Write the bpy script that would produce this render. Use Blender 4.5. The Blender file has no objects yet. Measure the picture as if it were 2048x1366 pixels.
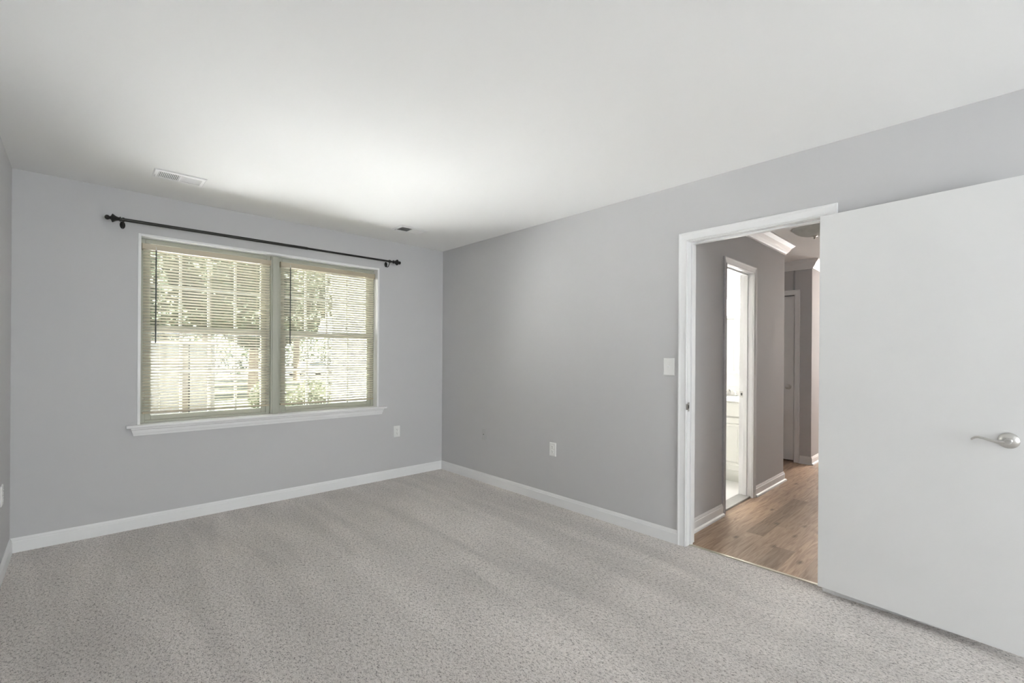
import bpy, bmesh, math, random
from mathutils import Vector, Matrix
random.seed(7)
D = bpy.data
sc = bpy.context.scene
COL = sc.collection

# ------------------------------------------------------------------ camera
YAW, ROLL = 0.7555, 0.0066
F_PX, HORIZON = 915.76, 711.93
cam = D.cameras.new('camera'); cam_o = D.objects.new('camera', cam); COL.objects.link(cam_o)
cam.sensor_width = 36.0
cam.lens = F_PX / 2048 * 36
cam.shift_y = (HORIZON - 683) / 2048
cam.clip_start = 0.02; cam.clip_end = 300
cam_o.matrix_world = (Matrix.Translation((-2.9606, -4.2869, 1.271)) @ Matrix.Rotation(-YAW, 4, 'Z')
                      @ Matrix.Rotation(math.pi / 2, 4, 'X') @ Matrix.Rotation(ROLL, 4, 'Z'))
sc.camera = cam_o

# ------------------------------------------------------------------ world, sun, added fill lamps, exposure
w = D.worlds.new('sky'); sc.world = w; w.use_nodes = True
wn = w.node_tree; bg = wn.nodes['Background']
bg.inputs['Color'].default_value = (0.90, 0.96, 1.0, 1); bg.inputs['Strength'].default_value = 5.2
sun = D.lights.new('sun', 'SUN'); sun.energy = 84.0; sun.angle = 0.02; sun.color = (1, 0.98, 0.96)
sun_o = D.objects.new('sun', sun); COL.objects.link(sun_o)
sun_o.rotation_euler = Vector((-.34, .20, -.92)).to_track_quat('-Z', 'Y').to_euler()

def area_light(name, loc, rot, sx, sy, power, color=(1, 1, 1)):
    l = D.lights.new(name, 'AREA'); l.shape = 'RECTANGLE'; l.size = sx; l.size_y = sy
    l.energy = power; l.color = color
    o = D.objects.new(name, l); COL.objects.link(o); o.location = loc; o.rotation_euler = rot
    return o
# added fill lamp, set inside a made-up window behind the camera
area_light('fill_lamp_back', (-1.65, -7.55, 1.30), (math.radians(100), 0, 0), 2.8, 1.9, 28, (1.0, 0.995, 0.985))
# fill lamp added to brighten the hall, inside a made-up end window
area_light('fill_lamp_hall', (6.9, -3.24, 1.30), (math.radians(76), 0, math.radians(90)), .8, 1.2, 30, (1.0, 0.95, 0.90))
sc.view_settings.view_transform = 'Standard'
sc.view_settings.look = 'None'
sc.view_settings.gamma = 1.0
sc.view_settings.use_curve_mapping = False
sc.view_settings.exposure = 0.5
sc.cycles.use_denoising = True
sc.cycles.max_bounces = 12
sc.cycles.diffuse_bounces = 8
sc.cycles.transparent_max_bounces = 24
sc.cycles.sample_clamp_indirect = 0.0

# ------------------------------------------------------------------ materials
def mat(name, color, rough=0.6, metal=0.0, spec=0.5, bump=None, var=None, emit=None, trans=None):
    m = D.materials.new(name); m.use_nodes = True
    nt = m.node_tree; b = nt.nodes['Principled BSDF']
    b.inputs['Base Color'].default_value = (*color, 1)
    b.inputs['Roughness'].default_value = rough
    b.inputs['Metallic'].default_value = metal
    b.inputs['Specular IOR Level'].default_value = spec
    tc = nt.nodes.new('ShaderNodeTexCoord')
    if bump:
        n = nt.nodes.new('ShaderNodeTexNoise'); n.inputs['Scale'].default_value = bump[0]; n.inputs['Detail'].default_value = 4
        nt.links.new(tc.outputs['Object'], n.inputs['Vector'])
        bp = nt.nodes.new('ShaderNodeBump'); bp.inputs['Strength'].default_value = bump[1]; bp.inputs['Distance'].default_value = bump[2]
        nt.links.new(n.outputs['Fac'], bp.inputs['Height']); nt.links.new(bp.outputs['Normal'], b.inputs['Normal'])
    v = var or (3.0, 0.03)
    n2 = nt.nodes.new('ShaderNodeTexNoise'); n2.inputs['Scale'].default_value = v[0]; n2.inputs['Detail'].default_value = 3
    nt.links.new(tc.outputs['Object'], n2.inputs['Vector'])
    mx = nt.nodes.new('ShaderNodeMix'); mx.data_type = 'RGBA'
    mx.inputs[6].default_value = (*[c * (1 - v[1]) for c in color], 1)
    mx.inputs[7].default_value = (*[min(1, c * (1 + v[1])) for c in color], 1)
    nt.links.new(n2.outputs['Fac'], mx.inputs[0]); nt.links.new(mx.outputs[2], b.inputs['Base Color'])
    if emit:
        b.inputs['Emission Color'].default_value = (*emit[0], 1); b.inputs['Emission Strength'].default_value = emit[1]
    if trans:
        t = nt.nodes.new('ShaderNodeBsdfTranslucent'); t.inputs['Color'].default_value = (*trans[0], 1)
        ms = nt.nodes.new('ShaderNodeMixShader'); ms.inputs[0].default_value = trans[1]
        out = nt.nodes['Material Output']
        nt.links.new(b.outputs[0], ms.inputs[1]); nt.links.new(t.outputs[0], ms.inputs[2]); nt.links.new(ms.outputs[0], out.inputs[0])
    return m

M_wall = mat('grey_wall_paint', (0.555, 0.552, 0.562), 0.75, spec=0.25, bump=(220, 0.05, 0.001), var=(0.8, 0.012))
M_ceil = mat('white_ceiling_paint', (0.83, 0.83, 0.83), 0.9, spec=0.1, bump=(160, 0.05, 0.001), var=(1.0, 0.01))
M_trim = mat('white_trim_paint', (0.80, 0.80, 0.805), 0.4, spec=0.4)
M_door = mat('white_door_paint', (0.76, 0.76, 0.762), 0.45, spec=0.35, bump=(14, 0.03, 0.001))
M_vinyl = mat('almond_vinyl_backlit', (0.42, 0.425, 0.36), 0.45)  # almond vinyl, darkened: its backlit shade is put into the base colour
M_blind = mat('ivory_blind', (0.70, 0.67, 0.57), 0.45, trans=((0.80, 0.78, 0.69), 0.34))
M_rail = mat('ivory_blind_rail', (0.47, 0.41, 0.30), 0.4)
M_cord = mat('ivory_cord', (0.66, 0.62, 0.52), 0.8)
M_wand = mat('smoke_wand', (0.06, 0.065, 0.065), 0.25)
M_rod = mat('dark_bronze', (0.035, 0.034, 0.032), 0.35, metal=0.6)
M_plate = mat('white_plate_plastic', (0.80, 0.80, 0.79), 0.35)
M_slot = mat('dark_slot', (0.05, 0.05, 0.05), 0.6)
M_nickel = mat('satin_nickel', (0.62, 0.61, 0.59), 0.28, metal=1.0)
M_dark = mat('duct_grey', (0.17, 0.17, 0.17), 0.8)
M_tile = mat('white_floor_tile', (0.80, 0.79, 0.78), 0.3)
M_bath = mat('bathroom_white_paint', (0.80, 0.80, 0.79), 0.7)
M_cab = mat('white_cabinet_paint', (0.74, 0.74, 0.70), 0.4)
M_marble = mat('grey_marble', (0.42, 0.42, 0.41), 0.3, var=(30, 0.12))
M_counter = mat('white_cultured_marble', (0.82, 0.82, 0.80), 0.2)
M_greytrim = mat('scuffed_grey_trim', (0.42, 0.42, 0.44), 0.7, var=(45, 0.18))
M_globe = mat('lit_globe', (1, 1, 1), 0.3, emit=((1.0, 0.98, 0.93), 95))
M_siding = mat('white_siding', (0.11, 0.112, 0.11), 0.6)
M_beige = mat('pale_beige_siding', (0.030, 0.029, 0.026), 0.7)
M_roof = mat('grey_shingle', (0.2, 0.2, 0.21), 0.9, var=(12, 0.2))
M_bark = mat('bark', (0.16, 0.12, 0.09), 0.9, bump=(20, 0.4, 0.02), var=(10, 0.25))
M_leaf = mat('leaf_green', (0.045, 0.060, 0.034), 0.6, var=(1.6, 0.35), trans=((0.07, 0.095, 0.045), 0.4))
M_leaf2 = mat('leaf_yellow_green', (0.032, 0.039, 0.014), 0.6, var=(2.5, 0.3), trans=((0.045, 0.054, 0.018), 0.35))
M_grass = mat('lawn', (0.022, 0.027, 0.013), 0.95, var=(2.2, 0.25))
M_asphalt = mat('parking_asphalt', (0.018, 0.018, 0.018), 0.9, var=(6, 0.1))
M_carpaint = mat('silver_car_paint', (0.55, 0.57, 0.6), 0.25, metal=0.5)
M_carglass = mat('dark_car_glass', (0.03, 0.035, 0.04), 0.08)
M_tyre = mat('black_tyre', (0.03, 0.03, 0.03), 0.8)

def glass_mat():
    m = D.materials.new('window_glass'); m.use_nodes = True; nt = m.node_tree
    nt.nodes.remove(nt.nodes['Principled BSDF'])
    t = nt.nodes.new('ShaderNodeBsdfTransparent'); t.inputs[0].default_value = (0.97, 0.98, 0.965, 1)
    g = nt.nodes.new('ShaderNodeBsdfGlossy'); g.inputs['Roughness'].default_value = 0.02
    f = nt.nodes.new('ShaderNodeFresnel'); f.inputs['IOR'].default_value = 1.45
    ms = nt.nodes.new('ShaderNodeMixShader')
    nt.links.new(f.outputs[0], ms.inputs[0]); nt.links.new(t.outputs[0], ms.inputs[1]); nt.links.new(g.outputs[0], ms.inputs[2])
    nt.links.new(ms.outputs[0], nt.nodes['Material Output'].inputs[0])
    return m
M_glass = glass_mat()

def mirror_mat():
    m = mat('mirror_silver', (0.85, 0.86, 0.83), 0.03, metal=1.0); return m
M_mirror = mirror_mat()

def alabaster_mat():
    m = mat('alabaster_glass', (0.66, 0.67, 0.645), 0.3, var=(14, 0.2), trans=((0.8, 0.8, 0.78), 0.2)); return m
M_alab = alabaster_mat()

def carpet_mat():
    m = D.materials.new('grey_beige_carpet'); m.use_nodes = True; nt = m.node_tree; N = nt.nodes; L = nt.links
    b = N['Principled BSDF']; b.inputs['Roughness'].default_value = 1.0; b.inputs['Specular IOR Level'].default_value = 0.05
    b.inputs['Sheen Weight'].default_value = 0.25; b.inputs['Sheen Roughness'].default_value = 0.6
    tc = N.new('ShaderNodeTexCoord')
    # slight warp so tufts lean
    tuft = N.new('ShaderNodeTexNoise'); tuft.inputs['Scale'].default_value = 210; tuft.inputs['Detail'].default_value = 5; tuft.inputs['Roughness'].default_value = 0.62
    tuft.inputs['Distortion'].default_value = 0.8
    mp = N.new('ShaderNodeMapping'); mp.inputs['Scale'].default_value = (1.0, 0.6, 1.0); mp.inputs['Rotation'].default_value = (0, 0, 0.6)
    L.new(tc.outputs['Object'], mp.inputs[0]); L.new(mp.outputs[0], tuft.inputs['Vector'])
    clump = N.new('ShaderNodeTexNoise'); clump.inputs['Scale'].default_value = 85; clump.inputs['Detail'].default_value = 3
    L.new(mp.outputs[0], clump.inputs['Vector'])
    add = N.new('ShaderNodeMath'); add.operation = 'MULTIPLY_ADD'; add.inputs[1].default_value = 0.45
    L.new(clump.outputs['Fac'], add.inputs[0]); L.new(tuft.outputs['Fac'], add.inputs[2])
    cr = N.new('ShaderNodeValToRGB')
    e = cr.color_ramp.elements
    e[0].position = 0.555; e[0].color = (0.25, 0.222, 0.206, 1)  # shade in the crevices between tufts, painted into the colour
    e[1].position = 0.87; e[1].color = (0.97, 0.92, 0.885, 1)
    x = e.new(0.68); x.color = (0.775, 0.718, 0.682, 1)
    L.new(add.outputs[0], cr.inputs[0])
    # brushed pile: patches and vacuum streaks, their light and dark put into the colour
    mp2 = N.new('ShaderNodeMapping'); mp2.inputs['Rotation'].default_value = (0, 0, 0.28); mp2.inputs['Scale'].default_value = (3.2, 0.55, 1)
    L.new(tc.outputs['Object'], mp2.inputs[0])
    lay = N.new('ShaderNodeTexNoise'); lay.inputs['Scale'].default_value = 1.5; lay.inputs['Detail'].default_value = 4; lay.inputs['Distortion'].default_value = 0.7
    L.new(mp2.outputs[0], lay.inputs['Vector'])
    big = N.new('ShaderNodeTexNoise'); big.inputs['Scale'].default_value = 0.8; big.inputs['Detail'].default_value = 2
    L.new(tc.outputs['Object'], big.inputs['Vector'])
    s = N.new('ShaderNodeMath'); s.operation = 'ADD'; L.new(lay.outputs['Fac'], s.inputs[0]); L.new(big.outputs['Fac'], s.inputs[1])
    mr = N.new('ShaderNodeMapRange'); mr.inputs[1].default_value = 0.75; mr.inputs[2].default_value = 1.25; mr.inputs[3].default_value = 0.84; mr.inputs[4].default_value = 1.12
    L.new(s.outputs[0], mr.inputs[0])
    mul = N.new('ShaderNodeVectorMath'); mul.operation = 'SCALE'
    L.new(cr.outputs[0], mul.inputs[0]); L.new(mr.outputs[0], mul.inputs['Scale'])
    L.new(mul.outputs[0], b.inputs['Base Color'])
    bp = N.new('ShaderNodeBump'); bp.inputs['Strength'].default_value = 0.9; bp.inputs['Distance'].default_value = 0.012
    L.new(add.outputs[0], bp.inputs['Height']); L.new(bp.outputs[0], b.inputs['Normal'])
    return m
M_carpet = carpet_mat()

KNOTS = [(1.258, -2.995), (0.929, -3.128), (1.017, -3.292), (0.444, -3.255), (0.42, -3.02), (0.75, -3.30), (1.9, -3.2), (0.95, -3.40), (0.30, -3.45), (2.3, -2.9)]
def wood_mat():
    m = D.materials.new('oak_plank_vinyl'); m.use_nodes = True; nt = m.node_tree; N = nt.nodes; L = nt.links
    b = N['Principled BSDF']; b.inputs['Roughness'].default_value = 0.42; b.inputs['Specular IOR Level'].default_value = 0.4
    tc = N.new('ShaderNodeTexCoord'); at = N.new('ShaderNodeAttribute'); at.attribute_name = 'tone'
    sepa = N.new('ShaderNodeSeparateColor'); L.new(at.outputs['Color'], sepa.inputs[0])
    off = N.new('ShaderNodeVectorMath'); off.operation = 'ADD'
    sc1 = N.new('ShaderNodeVectorMath'); sc1.operation = 'SCALE'; sc1.inputs['Scale'].default_value = 7.0
    L.new(at.outputs['Color'], sc1.inputs[0]); L.new(tc.outputs['Object'], off.inputs[0]); L.new(sc1.outputs[0], off.inputs[1])
    mp = N.new('ShaderNodeMapping'); mp.inputs['Scale'].default_value = (2.2, 26, 1); L.new(off.outputs[0], mp.inputs[0])
    g = N.new('ShaderNodeTexNoise'); g.inputs['Scale'].default_value = 1.6; g.inputs['Detail'].default_value = 7; g.inputs['Distortion'].default_value = 1.4
    L.new(mp.outputs[0], g.inputs['Vector'])
    cr = N.new('ShaderNodeValToRGB'); e = cr.color_ramp.elements
    e[0].position = 0.3; e[0].color = (0.30, 0.195, 0.130, 1); e[1].position = 0.72; e[1].color = (0.56, 0.41, 0.29, 1)
    x = e.new(0.52); x.color = (0.46, 0.325, 0.225, 1)
    L.new(g.outputs['Fac'], cr.inputs[0])
    tone = N.new('ShaderNodeMapRange'); tone.inputs[3].default_value = 0.5; tone.inputs[4].default_value = 1.12
    L.new(sepa.outputs[0], tone.inputs[0])
    mul = N.new('ShaderNodeVectorMath'); mul.operation = 'SCALE'; L.new(cr.outputs[0], mul.inputs[0]); L.new(tone.outputs[0], mul.inputs['Scale'])
    prev = None
    for kx, ky in KNOTS:
        sub = N.new('ShaderNodeVectorMath'); sub.operation = 'SUBTRACT'; sub.inputs[1].default_value = (kx, ky, 0)
        L.new(tc.outputs['Object'], sub.inputs[0])
        ml = N.new('ShaderNodeVectorMath'); ml.operation = 'MULTIPLY'; ml.inputs[1].default_value = (1, 2.3, 0); L.new(sub.outputs[0], ml.inputs[0])
        ln = N.new('ShaderNodeVectorMath'); ln.operation = 'LENGTH'; L.new(ml.outputs[0], ln.inputs[0])
        if prev is None: prev = ln.outputs['Value']
        else:
            mn = N.new('ShaderNodeMath'); mn.operation = 'MINIMUM'; L.new(prev, mn.inputs[0]); L.new(ln.outputs['Value'], mn.inputs[1]); prev = mn.outputs[0]
    nz = N.new('ShaderNodeMath'); nz.operation = 'MULTIPLY_ADD'; nz.inputs[1].default_value = 0.05; L.new(g.outputs['Fac'], nz.inputs[0]); L.new(prev, nz.inputs[2])
    km = N.new('ShaderNodeMapRange'); km.inputs[1].default_value = 0.032; km.inputs[2].default_value = 0.075; km.inputs[3].default_value = 0.4; km.inputs[4].default_value = 1.0
    L.new(nz.outputs[0], km.inputs[0])
    mul2 = N.new('ShaderNodeVectorMath'); mul2.operation = 'SCALE'; L.new(mul.outputs[0], mul2.inputs[0]); L.new(km.outputs[0], mul2.inputs['Scale'])
    L.new(mul2.outputs[0], b.inputs['Base Color'])
    return m
M_wood = wood_mat()

# ------------------------------------------------------------------ helpers
def add_box(bm, x0, x1, y0, y1, z0, z1):
    v = [bm.verts.new(p) for p in ((x0,y0,z0),(x1,y0,z0),(x1,y1,z0),(x0,y1,z0),(x0,y0,z1),(x1,y0,z1),(x1,y1,z1),(x0,y1,z1))]
    for f in ((3,2,1,0),(4,5,6,7),(0,1,5,4),(1,2,6,5),(2,3,7,6),(3,0,4,7)):
        bm.faces.new([v[i] for i in f])
    return v

def boxes(*bs):
    bm = bmesh.new()
    for b in bs: add_box(bm, *b)
    return bm

def add_loft(bm, rings, closed_profile=True, cap=True):
    """rings: list of equal-length point lists -> skin them"""
    R = [[bm.verts.new(p) for p in r] for r in rings]
    n = len(R[0])
    for a, b in zip(R[:-1], R[1:]):
        for i in range(n if closed_profile else n - 1):
            j = (i + 1) % n
            bm.faces.new((a[i], a[j], b[j], b[i]))
    if cap and closed_profile:
        bm.faces.new(R[0]); bm.faces.new(R[-1][::-1])
    return R

def add_lathe(bm, prof, origin, axis, seg=24, cap=True):
    """prof: (t along axis, radius)"""
    ax = Vector(axis).normalized(); o = Vector(origin)
    u = ax.orthogonal().normalized(); v = ax.cross(u)
    rings = []
    for t, r in prof:
        rings.append([o + ax * t + (u * math.cos(2*math.pi*i/seg) + v * math.sin(2*math.pi*i/seg)) * max(r, 1e-4) for i in range(seg)])
    add_loft(bm, rings, True, cap)

def add_tube(bm, pts, rad, seg=10):
    pts = [Vector(p) for p in pts]; rings = []; prevu = None
    for i, p in enumerate(pts):
        t = (pts[min(i+1, len(pts)-1)] - pts[max(i-1, 0)]).normalized()
        u = t.orthogonal().normalized() if prevu is None else (prevu - t * prevu.dot(t)).normalized()
        prevu = u; v = t.cross(u)
        r = rad[i] if isinstance(rad, (list, tuple)) else rad
        ra, rb = r if isinstance(r, (list, tuple)) else (r, r)
        rings.append([p + u * math.cos(2*math.pi*k/seg) * ra + v * math.sin(2*math.pi*k/seg) * rb for k in range(seg)])
    add_loft(bm, rings)

def obj(name, bm, material, parent=None, smooth=False, bevel=0, loc=None):
    me = D.meshes.new(name)
    bmesh.ops.recalc_face_normals(bm, faces=bm.faces)
    bm.to_mesh(me); bm.free()
    o = D.objects.new(name, me); COL.objects.link(o)
    mats = material if isinstance(material, list) else [material]
    for m in mats: me.materials.append(m)
    if smooth:
        for p in me.polygons: p.use_smooth = True
        mod = o.modifiers.new('edges', 'EDGE_SPLIT'); mod.split_angle = math.radians(38)
    if bevel:
        b = o.modifiers.new('bevel', 'BEVEL'); b.width = bevel; b.segments = 2; b.limit_method = 'ANGLE'; b.angle_limit = math.radians(50)
    if parent is not None:
        o.parent = parent; o.matrix_parent_inverse = parent_inv(parent)
    return o

def parent_inv(p):
    m = Matrix.LocRotScale(p.location, p.rotation_euler, p.scale)
    if p.parent is not None:
        m = p.parent_world @ m if False else world_of(p)
    return m.inverted()

def world_of(p):
    m = Matrix.LocRotScale(p.location, p.rotation_euler, p.scale)
    if p.parent is None: return m
    return world_of(p.parent) @ p.matrix_parent_inverse @ m

def tag(o, label=None, cat=None, group=None, kind=None):
    if label: o['label'] = label
    if cat: o['category'] = cat
    if group: o['group'] = group
    if kind: o['kind'] = kind
    return o

def struct(name, bm, m, label=None, cat=None, **k):
    o = obj(name, bm, m, **k); tag(o, label, cat, kind='structure'); return o

def empty(name, loc=(0, 0, 0), rz=0.0):
    o = D.objects.new(name, None); COL.objects.link(o); o.location = loc; o.rotation_euler = (0, 0, rz); o.empty_display_size = 0.1
    return o

def copy_tree(o, parent=None):
    c = o.copy(); COL.objects.link(c)
    if parent is not None: c.parent = parent
    for ch in [x for x in D.objects if x.parent == o]:
        copy_tree(ch, c)
    return c

# baseboard: profile swept along a straight wall; ends can be mitred (+1 outside corner, -1 inside corner, 0 square)
BB = [(0,0),(.013,0),(.013,.068),(.011,.072),(.009,.074),(.009,.079),(.006,.086),(.004,.092),(0,.092)]
SHOE = [(0,0),(.030,0),(.029,.008),(.026,.014),(.013,.020),(.013,.068),(.011,.072),(.009,.074),(.009,.079),(.006,.086),(.004,.092),(0,.092)]
CROWN = [(0,-.105),(.010,-.105),(.012,-.095),(.020,-.088),(.034,-.070),(.052,-.040),(.064,-.030),(.072,-.022),(.080,-.014),(.080,0),(0,0)]
def run_trim(bm, prof, a, b, n, ea=0, eb=0, z0=0.0):
    a = Vector((*a, 0)); b = Vector((*b, 0)); d = (b - a).normalized(); n = Vector((*n, 0))
    r0 = [a + n * t - d * t * ea + Vector((0, 0, z0 + z)) for t, z in prof]
    r1 = [b + n * t + d * t * eb + Vector((0, 0, z0 + z)) for t, z in prof]
    add_loft(bm, [r0, r1])

CAS = [(0,0),(0,.009),(.004,.011),(.008,.008),(.014,.008),(.040,.0115),(.048,.015),(.055,.015),(.057,.012),(.057,0)]
def casing(bm, P, path):
    """P(s, z, t) -> world point; path inner edge u-shape (s0, s1, h)"""
    s0, s1, h = path
    rings = [[P(s0 - u, 0.0, t) for u, t in CAS], [P(s0 - u, h + u, t) for u, t in CAS],
             [P(s1 + u, h + u, t) for u, t in CAS], [P(s1 + u, 0.0, t) for u, t in CAS]]
    add_loft(bm, rings)

# ------------------------------------------------------------------ dimensions
W, H = 3.283, 2.44
YB = -7.7            # wall behind the camera
WX0, WX1, WZ0, WZ1 = -2.661, -0.771, 0.745, 2.146      # window opening
DY0, DY1, DH = -2.860, -3.632, 2.044                   # bedroom doorway clear opening
HY = -2.765           # hall left wall plane
HYR = -3.72           # hall right wall plane
T = 0.115             # wall thickness

# ------------------------------------------------------------------ bedroom shell
struct('floor', boxes((-W - .1, 0.045, YB - .1, .2, -0.05, 0.0)), M_carpet, 'grey beige cut pile carpet over the whole bedroom floor', 'floor')
struct('ceiling', boxes((-W - .15, 7.2, YB - .15, .2, H, H + .12)), M_ceil, 'smooth white painted ceiling', 'ceiling')
struct('wall_back', boxes((-W - .15, WX0, 0, .18, 0, H), (WX1, T, 0, .18, 0, H), (WX0, WX1, 0, .18, 0, WZ0 - .012), (WX0, WX1, 0, .18, WZ1, H)), M_wall,
       'grey wall around the double window', 'wall')
struct('wall_left', boxes((-W - .15, -W, YB - .15, 0, 0, H)), M_wall, 'grey wall at the left edge of the photo', 'wall')
JB = 0.018
struct('wall_right', boxes((0, T, DY0 + JB, 0, 0, H), (0, T, YB - .15, DY1 - JB, 0, H), (0, T, DY1 - JB, DY0 + JB, DH + JB, H)), M_wall,
       'long grey wall with the doorway to the hall', 'wall')
# wall behind the camera with a hole for the added window
struct('wall_front', boxes((-W, -3.10, YB - .15, YB, 0, H), (-.20, 0, YB - .15, YB, 0, H), (-3.10, -.20, YB - .15, YB, 0, .3), (-3.10, -.20, YB - .15, YB, 2.3, H)), M_wall,
       'grey wall behind the camera', 'wall')
fw = empty('added_window_3', (-1.65, YB, .3)); tag(fw, 'wide made-up window behind the camera, added for the fill lamp', 'window', kind='structure')  # made-up window, added to house the rear fill lamp
obj('window_frame', boxes((-3.10, -3.05, YB - .12, YB - .04, .3, 2.3), (-.25, -.20, YB - .12, YB - .04, .3, 2.3), (-3.05, -.25, YB - .12, YB - .04, .3, .35),
    (-3.05, -.25, YB - .12, YB - .04, 2.25, 2.3), (-1.68, -1.62, YB - .12, YB - .04, .35, 2.25)), M_trim, fw)
obj('glass', boxes((-3.05, -1.68, YB - .085, YB - .08, .35, 2.25), (-1.62, -.25, YB - .085, YB - .08, .35, 2.25)), M_glass, fw)

bm = bmesh.new(); run_trim(bm, BB, (-W, 0), (0, 0), (0, -1), -1, -1); struct('baseboard_back', bm, M_trim, 'white baseboard under the double window', 'baseboard')
bm = bmesh.new(); run_trim(bm, BB, (0, 0), (0, DY0 + .061), (-1, 0), -1, 0); struct('baseboard_right', bm, M_trim, 'white baseboard between the room corner and the door casing', 'baseboard')
bm = bmesh.new(); run_trim(bm, BB, (0, DY1 - .061), (0, YB), (-1, 0), 0, -1); struct('baseboard_front', bm, M_trim, 'white baseboard behind the open door', 'baseboard')
bm = bmesh.new(); run_trim(bm, BB, (-W, YB), (-W, 0), (1, 0), -1, -1); struct('baseboard_left', bm, M_trim, 'white baseboard along the wall at the left edge', 'baseboard')

# ------------------------------------------------------------------ double window
wr = empty('window_1', (-1.716, 0.0, .745)); tag(wr, 'white lined double window with two almond sash units behind ivory blinds', 'window', kind='structure')
bm = boxes((WX0, WX0 + .018, -.005, .10, WZ0 + .007, WZ1), (WX1 - .018, WX1, -.005, .10, WZ0 + .007, WZ1), (WX0 + .018, WX1 - .018, -.005, .10, WZ1 - .018, WZ1))
obj('window_trim', bm, M_trim, wr, bevel=.002)
# stool (inner sill board) and apron
bm = bmesh.new()
prof = [(-.047, .734), (-.050, .738), (-.050, .748), (-.046, .7525), (-.002, .7525), (-.002, .7325), (-.044, .7325)]
add_loft(bm, [[(-2.722, y, z) for y, z in prof], [(-.700, y, z) for y, z in prof]])
add_box(bm, WX0 + .001, WX1 - .001, -.002, .16, .734, .752)
obj('window_sill', bm, M_trim, wr, bevel=.0015)
bm = bmesh.new()
prof = [(0, .7325, 0), (-.030, .7325, 0), (-.030, .722, .002), (-.022, .716, .004), (-.019, .695, .010), (-.016, .688, .012), (-.014, .674, .016), (0, .672, .017)]
add_loft(bm, [[(-2.697 + e, y, z) for y, z, e in prof], [(-.722 - e, y, z) for y, z, e in prof]])
obj('apron', bm, M_trim, wr)
# central mullion post
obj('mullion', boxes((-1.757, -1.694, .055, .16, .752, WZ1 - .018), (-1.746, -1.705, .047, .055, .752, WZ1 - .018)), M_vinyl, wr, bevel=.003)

def sash_unit(x0, x1):
    """one double-hung unit between x0 and x1"""
    z0, z1 = .752, WZ1 - .018
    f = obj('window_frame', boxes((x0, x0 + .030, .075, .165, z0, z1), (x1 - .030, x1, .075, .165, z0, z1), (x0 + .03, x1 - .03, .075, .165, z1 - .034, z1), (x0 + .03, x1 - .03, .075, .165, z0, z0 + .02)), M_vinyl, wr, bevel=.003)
    a, b = x0 + .030, x1 - .030
    zm = 1.452
    # lower sash (room side)
    lo = (.085, .115); sw = .038
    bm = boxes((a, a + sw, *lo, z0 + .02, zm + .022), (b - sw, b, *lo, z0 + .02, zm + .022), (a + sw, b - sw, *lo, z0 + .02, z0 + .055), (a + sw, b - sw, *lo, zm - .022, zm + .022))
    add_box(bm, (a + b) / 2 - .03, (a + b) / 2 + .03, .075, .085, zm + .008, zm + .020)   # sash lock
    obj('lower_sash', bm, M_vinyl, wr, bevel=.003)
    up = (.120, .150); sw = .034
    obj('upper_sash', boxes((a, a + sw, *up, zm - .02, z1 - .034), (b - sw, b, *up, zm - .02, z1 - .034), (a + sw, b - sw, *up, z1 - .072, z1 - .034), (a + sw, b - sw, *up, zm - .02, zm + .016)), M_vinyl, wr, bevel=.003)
    for zz0, zz1, yy, s in ((z0 + .055, zm - .022, .098, .038), (zm + .016, z1 - .072, .134, .034)):
        g = obj('pane', boxes((a + s, b - s, yy, yy + .004, zz0, zz1)), M_glass, wr)
        bm = bmesh.new(); gw = (b - a - 2 * s)
        for k in (1, 2, 3):
            cx = a + s + gw * k / 4; add_box(bm, cx - .009, cx + .009, yy + .005, yy + .012, zz0, zz1)
        cz = (zz0 + zz1) / 2 + .02; add_box(bm, a + s, b - s, yy + .006, yy + .011, cz - .009, cz + .009)
        obj('muntin_grid', bm, M_trim, g)
sash_unit(WX0 + .018, -1.757)
sash_unit(-1.694, WX1 - .018)
obj('outer_stop', boxes((WX0, WX0 + .02, .10, .18, WZ0, WZ1), (WX1 - .02, WX1, .10, .18, WZ0, WZ1)), M_vinyl, wr)

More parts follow.
